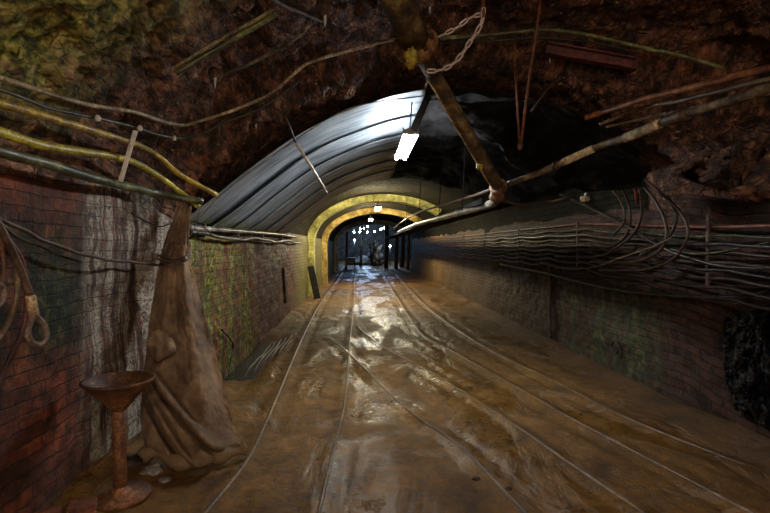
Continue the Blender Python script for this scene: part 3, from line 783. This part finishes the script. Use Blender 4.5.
# red beam
m = MB(); a = surf(545,50,.1); b = surf(634,66,.1); d = (b-a); mid = (a+b)/2
rotz = math.atan2(d.y, d.x); roty = -math.asin(d.z/d.length)
m.box(mid, (d.length, .05, .085), (0, roty, rotz)); m.box(mid+V((0,-.03,-.045)), (d.length, .09, .014), (0, roty, rotz)); m.box(mid+V((0,-.03,.045)), (d.length, .09, .014), (0, roty, rotz))
tag(m.build('steel_beam', M['redbeam'], smooth=False, bevel=.004), 'dark red steel channel beam under the lip cable', 'beam')
# hanging rods
o = empty('hanging_rod', at(541,-4,3.6), 'long rusty orange rod hanging from the top edge right of the chain', 'rod', 'rusty rods hanging in a V')
m = MB(); m.tube(wob([at(541,-6,3.55), at(535,40,3.65), at(528,90,3.8), at(521,146,3.95)], .012, 6), .011, 8); sub(o, m, 'shaft', M['orange'])
m = MB(); m.blob(at(520,146,3.95), .022, (1,1,1.4), .3, 3, 12, 8); sub(o, m, 'nut', M['rust'])
m = MB(); m.tube(wob([at(514,42,3.98), at(516,90,3.97), at(520,142,3.97)], .01, 6), .009, 8)
tag(m.build('hanging_rod', M['orange']), 'shorter rusty rod, left of the two meeting in a V', 'rod', 'rusty rods hanging in a V')
m = MB(); m.tube([at(561,74,4.15), at(545,92,4.15), at(531,112,4.2)], .009, 8)
tag(m.build('roof_bar', M['rustd']), 'short slanting dark rod right of the hanging rods', 'rod')

# right pipes of the near vault
def run3(L, r, mat, label, cat='pipe', name='pipe', rv=.08, n=10, group=None, k=8, jit=.006):
    return run([at(*q) for q in L], r, mat, label, cat, name, world=True, rv=rv, n=n, group=group, k=k, jit=jit)
G2 = 'rusty pipes rising to the right edge'
run3([(585,118,4.0),(601,113,3.95),(655,96,3.4),(713,82,2.95),(775,66,2.6)], .021, M['orange'], 'orange rusty pipe, topmost of three rising to the right edge', group=G2)
run3([(600,124,4.0),(642,108,3.75),(683,100,3.25),(735,87,2.85),(775,78,2.6)], .015, M['tan'], 'greyish pipe, middle of three rising to the right edge', group=G2)
run3([(606,127,4.0),(650,117,3.7),(690,109,3.2),(735,99,2.85),(775,92,2.6)], .013, M['scale'], 'thin crusted pipe, lowest of three rising to the right edge', group=G2)
# peeling pipe
PP = [at(508,184,4.35), at(541,172,4.2), at(566,161,4.05), at(600,146,3.85), at(625,138,3.6), at(677,117,3.1), at(729,101,2.7), at(775,86,2.4)]
m = MB(); P = smooth_path(PP, 10); m.tube(P, [.026*(1+.22*noise.noise(p*16)) for p in P], 12)
o = tag(m.build('peeling_pipe', M['scale']), 'peeling lime-scaled pipe from the big pipe joint to the right edge', 'pipe')
def seg(i0, i1, r, mat, nm):
    s = MB(); s.tube([P[i] for i in range(i0, i1+1)], r, 12); return sub(o, s, nm, mat)
seg(19, 28, .031, M['palepipe'], 'pale_sleeve'); seg(40, 47, .034, M['palepipe'], 'pale_sleeve'); seg(48, 52, .036, M['brown'], 'clamp'); seg(15, 17, .036, M['rustd'], 'clamp')

# ------------------------------------------------------------------ big pipe with flange
A = at(384,-30,3.0); B = at(417,46,3.55); C = at(434,76,4.0); D = at(500,190,4.9)
o = empty('iron_pipe', A, 'large iron pipe with a flange slanting down across the roof centre', 'pipe')
axis = (B-A).normalized(); rot = axis.to_track_quat('Z', 'Y').to_matrix()
m = MB(); L = (B-A).length; m.lathe([(.10, 0), (.102, L*.3), (.098, L*.6), (.102, L)], A, 32, rot, .008); sub(o, m, 'upper_pipe', M['bigp'])
m = MB(); m.lathe([(.10,-.055),(.15,-.05),(.157,-.03),(.157,0),(.15,.02),(.10,.03)], B, 36, rot, .008); fl_ = sub(o, m, 'flange', M['flange'])
for k in range(8):
    a = 2*PI*k/8; c = B+rot@V((.13*math.cos(a), .13*math.sin(a), -.055)); b = MB(); b.lathe([(0,-.03),(.017,-.028),(.018,.0),(0,.01)], c, 6, rot); sub(fl_, b, 'bolt', M['rust'])
m = MB(); c = B+rot@V((.0,0,-.06)); cc = at(411,58,3.40); m.blob(cc, .05, (.9,.6,1.3), .5, 2.2, 18, 12, 5); sub(o, m, 'crust', M['lime'])
axis2 = (D-C).normalized(); rot2 = axis2.to_track_quat('Z', 'Y').to_matrix(); L2_ = (D-C).length
C0 = B+axis*.02
m = MB(); m.tube(smooth_path([C0, C, C.lerp(D,.3), C.lerp(D,.7), D], 8), .062, 20); sub(o, m, 'lower_pipe', M['bigp'])
m = MB(); m.lathe([(.062,-.03),(.085,-.03),(.085,.03),(.062,.03)], C.lerp(D,.97), 24, rot2, .004); sub(o, m, 'collar', M['flange'])
m = MB(); cc = C.lerp(D,.72)+V((-.05,-.03,-.03)); m.blob(cc, .032, (1,1,1.2), .4, 2, 14, 10, 8); sub(o, m, 'crust', M['lime'])
m = MB(); m.tube(wob([C.lerp(D,k/10)+V((-.062,-.02,-.02)) for k in range(0, 10)], .008, 6), .009, 8); sub(o, m, 'edge_strip', M['palepipe'])

# joint and horizontal pipes receding along the right
J = at(500,196,4.95)
run3([(500,194,4.9),(494,202,5.3),(480,207,6.0),(450,215.5,7.6),(425,222,10.3),(409,227,14.5),(398,232,22)], .045, M['steel'], 'pale pipe running from the big pipe joint down the tunnel', rv=.06)
run3([(490,190,5.2),(470,197,6.2),(440,206,8.0),(420,212,10),(403,221,14),(394,228,21)], .018, M['rustd'], 'thin dark pipe above the pale receding pipe')
m = MB(); m.blob(at(497,196,4.95), .075, (1,1,.9), .35, 2.4, 18, 12, 2); tag(m.build('pipe_joint', M['flange']), 'lumpy rusty joint where the slanting and receding pipes meet', 'pipe joint')
run3([(500,200,5.0),(520,204,5.4),(545,203,6.2),(575,196,6.4)], .014, M['tan'], 'thin tan cable trailing right from the pipe joint', 'cable', 'cable')
for i, y in enumerate((6.5, 8.5, 11.5, 15)):
    x = 1.33; pz = {6.5:2.1, 8.5:2.1, 11.5:2.12, 15:2.14}[y]
    top = 2.95 if y < 11 else 3.1
    m = MB(); m.tube([V((x-.02, y, pz-.02)), V((x+.02, y, top))], .008, 6)
    tag(m.build('pipe_hanger', M['tarp']), 'thin hanger rod holding the receding pipes under the roof', 'hanger', 'hangers of the receding pipes')

m = MB(); vs = []  # long black slab added to stand for the dark mass by the pipe
for y in rangey(5.6, 29, .4):
    for a, b in ((1.36, 2.15), (1.80, 2.15), (1.80, 2.09), (1.36, 2.09)): vs.append(V((a+.03*noise.noise(V((y, a, 1))), y, b+.02*noise.noise(V((y*1.3, a, 2))))))
n = len(vs)//4; fs = [(j*4+q, j*4+(q+1) % 4, (j+1)*4+(q+1) % 4, (j+1)*4+q) for j in range(n-1) for q in range(4)]+[(0,1,2,3), tuple((n-1)*4+q for q in range(4))]
m.add(vs, fs)
tag(m.build('overhead_slab', M['tarp'], smooth=False), 'black slab running overhead just right of the pale receding pipe', 'boarding')

# ------------------------------------------------------------------ cables on the right wall
cz = [(1.93,.016,'w_red','red-brown conduit, topmost run'), (1.86,.010,'w_green','thin green cable just below the conduit'), (1.79,.018,'black','black cable third from top'), (1.72,.016,'w_brown','brown cable fourth from top'),
      (1.64,.018,'w_tan','tan cable at mid height'), (1.57,.015,'black','black cable just under the tan one'), (1.50,.018,'w_brown','brown cable third from bottom'), (1.42,.016,'w_grey','grey cable second from bottom'), (1.34,.017,'w_brown','sagging brown cable, lowest of the bundle')]
for i, (z, r, mt, l) in enumerate(cz):
    P = []
    y = 2.2
    while y < 29:
        spn = 1.35; ph = (y+.0) % spn/spn
        sag = (.035+.05*(i/9))*4*ph*(1-ph)*(.6+.6*noise.noise(V((math.floor(y/spn), i, 3)))) if i else 0
        k = sst(7.5, 3.5, y)
        P.append(V((3.09-.02*(i % 3)-.03*noise.noise(V((y*.6, i*3, 0))), y, z-sag-.17*k+.02*noise.noise(V((y*.8, i*9, 1)))*(1 if i else .2)))); y += .15
    m = MB(); m.tube(P, r, 8); tag(m.build('cable', M[mt]), l+' strung along the right wall', 'cable', 'cables strung along the right wall')
for i, y in enumerate((4.3, 7.0, 9.7, 12.4, 15.1)):
    m = MB(); m.box((3.065, y, 1.6), (.018, .035, .72)); tag(m.build('cable_hanger', M['rustd'], smooth=False), 'narrow iron strap fixing the cables to the right wall', 'bracket', 'cable straps on the right wall')
# lower black cable and side branch
run([(500,264),(540,272),(580,282),(625,291),(680,296),(738,297),(775,290)], .018, M['black'], 'thick black cable hung lowest on the right wall', off=.09)
run([(655,261),(690,276),(735,284),(775,282)], .009, M['w_grey'], 'thin grey cable just above the lowest black cable', off=.1)
run([(640,254),(662,248),(700,254),(775,241)], .008, M['w_green'], 'thin yellow-green wire reaching the right edge', off=.17)
# tangle loops
G3 = 'looped cables hanging on the right wall'
run([(560,194),(587,206),(625,225),(661,247),(702,262),(740,268),(775,268)], .016, M['w_grey'], 'long grey cable slanting down across the looped cables', off=.2, group=G3)
run([(629,169),(645,180),(661,193),(680,212),(688,230),(683,247),(668,262),(640,270),(600,270)], .013, M['w_tan'], 'outermost looped cable, bulging farthest right', off=.24, group=G3)
run([(640,182),(655,201),(665,220),(666,240),(655,254),(630,262),(590,262)], .017, M['w_tan'], 'thick tan looped cable inside the outermost loop', off=.21, group=G3)
run([(617,178),(627,200),(630,222),(622,240),(600,249),(560,250)], .016, M['w_brown'], 'brown looped cable left of the tan loop', off=.19, group=G3)
run([(640,190),(642,212),(636,230),(622,244),(598,256),(555,256)], .014, M['w_brown'], 'inner brown loop curling down to the bundle', off=.23, group=G3)
run([(590,176),(610,188),(622,204),(624,222),(612,236)], .013, M['w_tan'], 'short tan loop at the left of the tangle', off=.22, group=G3)
run([(668,196),(676,214),(672,232),(660,246),(640,256)], .015, M['black'], 'black loop hanging between the tan loops', off=.2, group=G3)
run([(540,262),(560,268),(590,268),(620,258),(650,248),(672,238)], .010, M['tan'], 'thin pale wire dipping under the tangle', off=.24, group=G3)
run([(632,182),(636,192),(637,204)], .016, M['redtape'], 'short red sleeve on the cables in the tangle', 'cable sleeve', 'cable_sleeve', off=.25)
m = MB(); c = surf(585,199,.1); m.blob(c, .05, (1.3,1,.8), .6, 2.5, 16, 10, 4); o = tag(m.build('junction_box', M['palepipe']), 'yellowed lumpy cable junction left of the tangle', 'junction box')
s_ = MB(); s_.blob(c+V((0,-.02,.06)), .02, (1,1,1), .1, 2, 10, 8); sub(o, s_, 'knob', M['cap'])
# ring on right wall
def ringat(c, R, r, mat, name, label, cat, n=24, tilt=None):
    P = []
    for k in range(n):
        a = 2*PI*k/n; d = V((0, math.cos(a)*R, math.sin(a)*R))
        if tilt: d = Euler(tilt).to_matrix()@d
        P.append(c+d)
    m = MB(); m.tube(P, r, 8, close=True); return tag(m.build(name, mat), label, cat)
ringat(surf(615,347,.05), .075, .014, M['rustd'], 'iron_ring', 'rusty iron ring hanging low on the right wall', 'ring')
m = MB(); P = []
run([(548,262),(549,290),(549,318),(550,338)], .030, M['rustd'], 'dark vertical drain pipe on the right wall below the cables', 'pipe', 'drain_pipe', off=.04)
# black crumpled plastic at right
def crf(u, v):
    L = [(726,318),(722,350),(726,382),(735,410)]; Rr = [(790,300),(792,345),(792,390),(792,440)]
    a = u; 
    k = v*3; i = int(min(k, 2)); f = k-i
    px = lerp(lerp(L[i][0], L[i+1][0], f), lerp(Rr[i][0], Rr[i+1][0], f), a)
    py = lerp(lerp(L[i][1], L[i+1][1], f), lerp(Rr[i][1], Rr[i+1][1], f), a)
    o_ = .05+.18*math.sin(PI*min(1, u*.8+.1))*math.sin(PI*min(1, v*.8+.15))+.11*noise.fractal(V((u*5, v*6, 2)), .9, 2, 5)
    return surf(px, py, max(.02, o_))
m = MB(); m.grid(crf, 70, 80); tag(m.build('crumpled_plastic', M['bpl'], solid=.01, smooth=False), 'crumpled glossy black plastic bulging from the right wall', 'plastic sheeting')

# ------------------------------------------------------------------ chain
def chain(P, name, label, ln=.052, w=.030, r=.0052):
    P = smooth_path(P, 20); L = [0]
    for a, b in zip(P, P[1:]): L.append(L[-1]+(b-a).length)
    step = ln-2.2*r; n = int(L[-1]/step)
    o = empty(name, P[0], label, 'chain')
    def pos(s):
        for k in range(len(L)-1):
            if L[k+1] >= s: return P[k].lerp(P[k+1], (s-L[k])/max(1e-9, L[k+1]-L[k]))
        return P[-1]
    for q in range(n):
        c = pos((q+.5)*step); t = (pos((q+1)*step)-pos(q*step)).normalized()
        side = t.cross(V((0,1,0))).normalized(); side2 = t.cross(side).normalized()
        w_ax = side if q % 2 == 0 else (side*.45+side2*.9).normalized()
        pts = []
        for k in range(16):
            a = 2*PI*k/16; ex = math.cos(a); ey = math.sin(a)
            pts.append(c+t*((ln/2-w/2)*(1 if ex > 0 else -1)*(1 if abs(ex) > .01 else 0)+ex*(w/2-r))+w_ax*ey*(w/2-r))
        m = MB(); m.tube(pts, r, 8, close=True); sub(o, m, 'link', M['chain'])
    return o
chain([at(484,8,3.45), at(481,24,3.45), at(470,42,3.45), at(455,62,3.43), at(440,70,3.40), at(424,71,3.38)], 'steel_chain', 'pale steel chain hanging from a hook and looping under the big flange', .075, .036, .0066)
chain([at(482,14,3.48), at(470,18,3.48), at(456,28,3.5), at(436,38,3.52)], 'steel_chain', 'shorter upper chain stretched from the hook to the flange', .07, .034, .0062)
m = MB(); m.tube([at(483,-8,3.46), at(483,8,3.46), at(484,18,3.44)], [.018,.016,.010], 8); tag(m.build('roof_hook', M['rust']), 'rusty hook carrying the two pale chains', 'hook')

# ------------------------------------------------------------------ ropes and eye at the left edge
run([(-8,214),(0,219),(28,232),(51,243),(80,254),(111,260),(140,263),(162,264),(186,258)], .011, M['brown'], 'brown rope stretched from the left edge to the tied cloth', 'rope', 'rope', off=.13, jit=.01)
run([(-10,206),(10,232),(40,246),(62,256),(80,262)], .008, M['darkg'], 'dark green cord slanting under the stretched rope', 'rope', 'rope', off=.08, jit=.01)
G4 = 'ropes hanging at the left edge'
RP = smooth_path([surf(-8,212,.2), surf(6,238,.2), surf(20,268,.2), surf(31,297,.2)], 8)
m = MB(); m.tube(RP, .017, 10); o = tag(m.build('wire_rope', M['brown']), 'thick brown wire rope ending in an eye loop', 'rope', G4)
a = surf(30,295,.2); b = surf(34,316,.2); m = MB(); m.tube([a, a.lerp(b,.1), a.lerp(b,.9), b], [.020,.025,.025,.022], 14); sub(o, m, 'ferrule', M['ferrule'])
E = []
for px, py in [(34,315),(29,325),(27.5,334),(31,342),(37,345),(43,342),(46.5,334),(43,324),(36,315)]: E.append(surf(px, py, .2))
m = MB(); m.tube(smooth_path(E[:-1]+[E[0]], 4)[:-1], .016, 10, close=True); sub(o, m, 'eye_loop', M['eye'])
run([(-8,216),(8,240),(16,268),(17,295),(10,318),(-2,338),(-10,345)], .013, M['tan'], 'tan rope curling back to the left edge behind the eye loop', 'rope', 'rope', off=.15, group=G4)
run([(6,236),(22,262),(27,295),(24,325),(12,355),(-4,388)], .013, M['redbeam'], 'reddish rope hanging lowest at the left edge', 'rope', 'rope', off=.11, group=G4)
run([(-6,222),(1,245),(3,270),(-2,290)], .011, M['rust'], 'short rusty rope closest to the left edge', 'rope', 'rope', off=.17, group=G4)
run([(-4,282),(3,286),(5,296),(0,304),(-6,306)], .012, M['eye'], 'pale eyelet peeping in at the left edge', 'rope', 'rope', off=.18, group=G4, k=5)

# ------------------------------------------------------------------ hanging cloth
rightE = [(191,206),(189,232),(188,257),(196,285),(206,320),(216,355),(226,395),(235,430),(243,452)]
leftE  = [(180,206),(168,232),(160,257),(155,290),(149,325),(147,350),(143,382),(141,415),(146,456)]
dR = [4.5,4.4,4.3,4.25,4.15,4.05,3.95,3.88,3.84]; dL = [4.55,4.45,4.4,4.3,4.2,4.1,3.95,3.85,3.80]
def clothf(u, v):
    k = v*8; i = int(min(k, 7)); f = k-i
    pxl = lerp(leftE[i][0], leftE[i+1][0], f); pyl = lerp(leftE[i][1], leftE[i+1][1], f)
    pxr = lerp(rightE[i][0], rightE[i+1][0], f); pyr = lerp(rightE[i][1], rightE[i+1][1], f)
    d = lerp(lerp(dL[i], dL[i+1], f), lerp(dR[i], dR[i+1], f), u)
    py = lerp(pyl, pyr, u)+ (14*math.sin(PI*min(1, u*1.15))*sst(.8, 1, v)*(1 if u < .87 else 0) if v > .8 else 0)
    px = lerp(pxl, pxr, u)
    bul = -.16*math.sin(PI*u)*sst(0, .5, v)
    # long folds fanning from the knot
    bul += .06*math.sin(u*13+v*3.0+1.5*noise.noise(V((u*2, v*3, 1))))*sst(.05, .3, v)*(.4+.6*abs(v-.5)*1.4)
    # deep slanting folds low down
    s = (v-.70)-(u-.12)*.34
    if 0 < u: bul += .0*math.exp(-(s/.030)**2)*sst(.02,.2,u)*sst(.98,.7,u)
    bul -= .13*math.exp(-((s-.03)/.03)**2)*sst(.02,.2,u)*sst(.98,.7,u)
    bul += .10*math.exp(-((s-.062)/.012)**2)*sst(.02,.2,u)*sst(.95,.7,u)
    s2 = (v-.80)-(u-.05)*.42
    bul -= .075*math.exp(-(s2/.025)**2)*sst(.0,.15,u)*sst(.9,.6,u)
    bul += .09*math.exp(-((s2-.048)/.012)**2)*sst(.0,.15,u)*sst(.9,.6,u)
    bul -= .05*math.exp(-((v-.955)/.025)**2)
    # waist at the rope
    bul += .05*math.exp(-((v-.24)/.03)**2)
    bul += .03*noise.fractal(V((u*3.5, v*8, 7)), .9, 2, 4)*1.5
    p = at(px, py, d+bul)
    p.z = max(p.z, .055+.03*math.sin(u*9))
    return p
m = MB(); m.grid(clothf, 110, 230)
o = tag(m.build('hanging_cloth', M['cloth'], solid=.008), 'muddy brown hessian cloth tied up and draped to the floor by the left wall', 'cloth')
# pocket-like turned flap
def pk(u, v):
    a = 2*PI*u; rr = v
    px = 161+math.cos(a)*(13+2*math.sin(2*a+.6))*rr; py = 346+math.sin(a)*(15+2.5*math.cos(3*a))*rr
    return at(px, py, 3.88-(.055+.05*math.sin(a+.5)*rr)*(1-rr**4)-.05*max(0, math.sin(a+.4))*rr+.03*noise.noise(V((px*.15, py*.15, 1)))+.03*noise.noise(V((math.cos(a)*2*rr, math.sin(a)*2*rr, 3))))
m = MB(); m.grid(pk, 32, 12); sub(o, m, 'folded_bulge', M['cloth'], solid=.008)
m = MB(); m.tube(wob(smooth_path([at(140,455,3.75), at(155,452,3.70), at(180,461,3.66), at(205,458,3.67), at(228,452,3.73), at(248,449,3.78)], 8), .02, 5), [.02]*1+[.045+.02*math.sin(k*.5) for k in range(39)]+[.012], 14)
sub(o, m, 'rolled_hem', M['cloth'])
kn = MB()
for s in (0, .03): kn.tube(wob(smooth_path([at(159,258,4.22), at(170,262,4.12), at(182,262,4.12), at(190,256,4.24)], 5), .004, 5, s)and[p+V((0,0,s)) for p in smooth_path([at(159,259,4.22), at(170,263,4.10), at(182,262,4.10), at(190,257,4.22)], 5)], .010, 8)
kn.blob(at(184,259,4.08), .026, (1,1,1), .3, 2, 12, 8)
sub(o, kn, 'tie', M['brown'])
# thin wires around cloth top
run3([(121,208,4.0),(140,218,4.2),(158,226,4.25),(170,224,4.3)], .006, M['black'], 'thin black wire hooked beside the top of the cloth', 'wire', 'wire', n=6)
run3([(205,185,4.5),(201,205,4.5),(196,222,4.5),(190,236,4.5)], .004, M['steel'], 'thin pale wire dangling right of the cloth top', 'wire', 'wire', n=6)
run3([(188,222,4.7),(205,228,4.9),(214,236,5.1),(236,240,5.6),(252,236,6.2)], .006, M['rustd'], 'thin loose wire drooping below the whitish wall pipe', 'wire', 'wire', n=6)

# ------------------------------------------------------------------ rusty funnel stand
base = floor_at(120, 489, .07); base.z = .05
bx_ = base.x; by_ = base.y
print('stand', base)
sc_ = by_/3.2
o = empty('funnel_stand', base, 'rusty iron stand with a wide shallow funnel bowl beside the cloth', 'stand')
zr = 1.6-((378-247)/500)*by_
m = MB(); z = zr-base.z
m.lathe([(.038, z-.19), (.06, z-.165), (.12, z-.095), (.185, z-.03), (.205, z-.012), (.212, z), (.212, z+.010), (.200, z+.012), (.192, z-.004), (.17, z-.03), (.11, z-.085), (.05, z-.14), (.03, z-.16), (.0, z-.165)], base, 56, None, .003)
sub(o, m, 'bowl', M['rust'])
m = MB(); m.lathe([(.042, .015), (.040, .2), (.040, z-.3), (.042, z-.17)], base, 28, None, .003); sub(o, m, 'stem', M['rust'])
m = MB(); m.lathe([(0,-.03), (.18,-.03), (.182, -.01), (.17, .0), (.07, .006), (.05, .025), (.043, .04), (0, .04)], base, 44, None, .006); sub(o, m, 'base_plate', M['rust'])

# rubble at the foot of the left wall
def brickat(px, py, rz, rx, label, s=(.21,.10,.07)):
    c = floor_at(px, py, .12); c.z = fh(c.x, c.y)+.03
    m = MB(); m.box(c, s, (rx, .1, rz)); tag(m.build('loose_brick', M['redb'], bevel=.008, smooth=False), label, 'brick', 'loose bricks by the left wall')
brickat(82, 498, .4, .2, 'loose red brick lying nearest the funnel stand', (.15,.085,.06))
brickat(48, 508, 1.2, -.2, 'broken brick beside the small iron ring', (.12,.08,.06))
c = floor_at(17, 498, .12); ringat(V((c.x+.02, c.y, fh(c.x, c.y)+.06)), .05, .018, M['rust'], 'iron_ring', 'small rusty pipe ring on the ground at the left corner', 'ring', tilt=(0, .7, .9))
for i, (px, py, s, l) in enumerate([(130,470,.07,'small stone behind the base of the funnel stand'), (152,474,.06,'pale stone lump at the cloth hem'), (165,480,.035,'tiny stone on the mud in front of the cloth'), (508,490,.02,'small pebble in the mud right of centre'), (476,478,.02,'dark pebble between the diverging rails')]):
    c = floor_at(px, py, 0); m = MB(); m.blob(V((c.x, c.y, fh(c.x, c.y)+s*.1)), s, (1.3,1,.6), .5, 2, 16, 10, i+11)
    tag(m.build('stone', M['heap'] if i in (1,2) else M['rustd']), l, 'stone', 'loose stones on the mud')

# ------------------------------------------------------------------ left side bits further in
pts = [(0, 6.0), (0, 6.8), (0, 8.0), (0, 9.2)]
vs = []
for x, y in pts:
    x0 = -1.72; vs += [V((x0, y, -.034)), V((x0+.46, y, -.034))]
m = MB(); m.add(vs, [(0,1,3,2),(2,3,5,4),(4,5,7,6)]); tag(m.build('drain_water', M['water'], smooth=False), 'dark glinting water lying along the foot of the left wall', 'water', kind='stuff')
for i in range(6):
    a = V((-1.44+.05*i, 6.2+.3*i, -.01)); b = V((-1.50+.06*i, 8.2+.2*i, .0))
    m = MB(); m.tube(wob([a+(b-a)*k/6+V((0,0,.02+.02*math.sin(k))) for k in range(7)], .02, 3, i), .007, 6)
    tag(m.build('thin_rod', M['steel']), 'thin rod lying over the drain water by the left wall', 'rod', 'thin rods over the drain')
m = MB(); a = surf(311,268,.18); b = surf(317,292,.3)
a = at(310.5,266,15.3); b = at(317.5,298,15.3); b.z = .02
m = MB(); d = b-a; m.box((a+b)/2, (.2, .05, d.length), (0, -math.atan2(d.x, -d.z), 0)); tag(m.build('leaning_plank', M['black'], smooth=False, bevel=.006), 'dark plank leaning on the left wall far down', 'plank')
run([(283,268),(284,285),(285,303)], .035, M['rustd'], 'dark upright pipe stub fixed to the left wall', 'pipe', 'pipe', off=.04)
run([(222,330),(228,336),(233,345),(231,360),(229,376)], .012, M['black'], 'black bent cable end hanging low on the algae wall', 'cable', 'cable', off=.06)

# ------------------------------------------------------------------ light, world, view
w = bpy.data.worlds.new('world'); sc.world = w; w.use_nodes = True
bg = w.node_tree.nodes['Background']; bg.inputs[0].default_value = (1.0, .78, .60, 1); bg.inputs[1].default_value = .8
sc.view_settings.view_transform = 'Standard'; sc.view_settings.look = 'None'; sc.view_settings.gamma = 1; sc.view_settings.use_curve_mapping = False
sc.view_settings.exposure = 1.8
sc.cycles.use_denoising = True
sc.cycles.sample_clamp_indirect = 2.5; sc.cycles.caustics_reflective = False; sc.cycles.caustics_refractive = False; sc.cycles.use_adaptive_sampling = False
sc.cycles.max_bounces = 8; sc.cycles.diffuse_bounces = 5
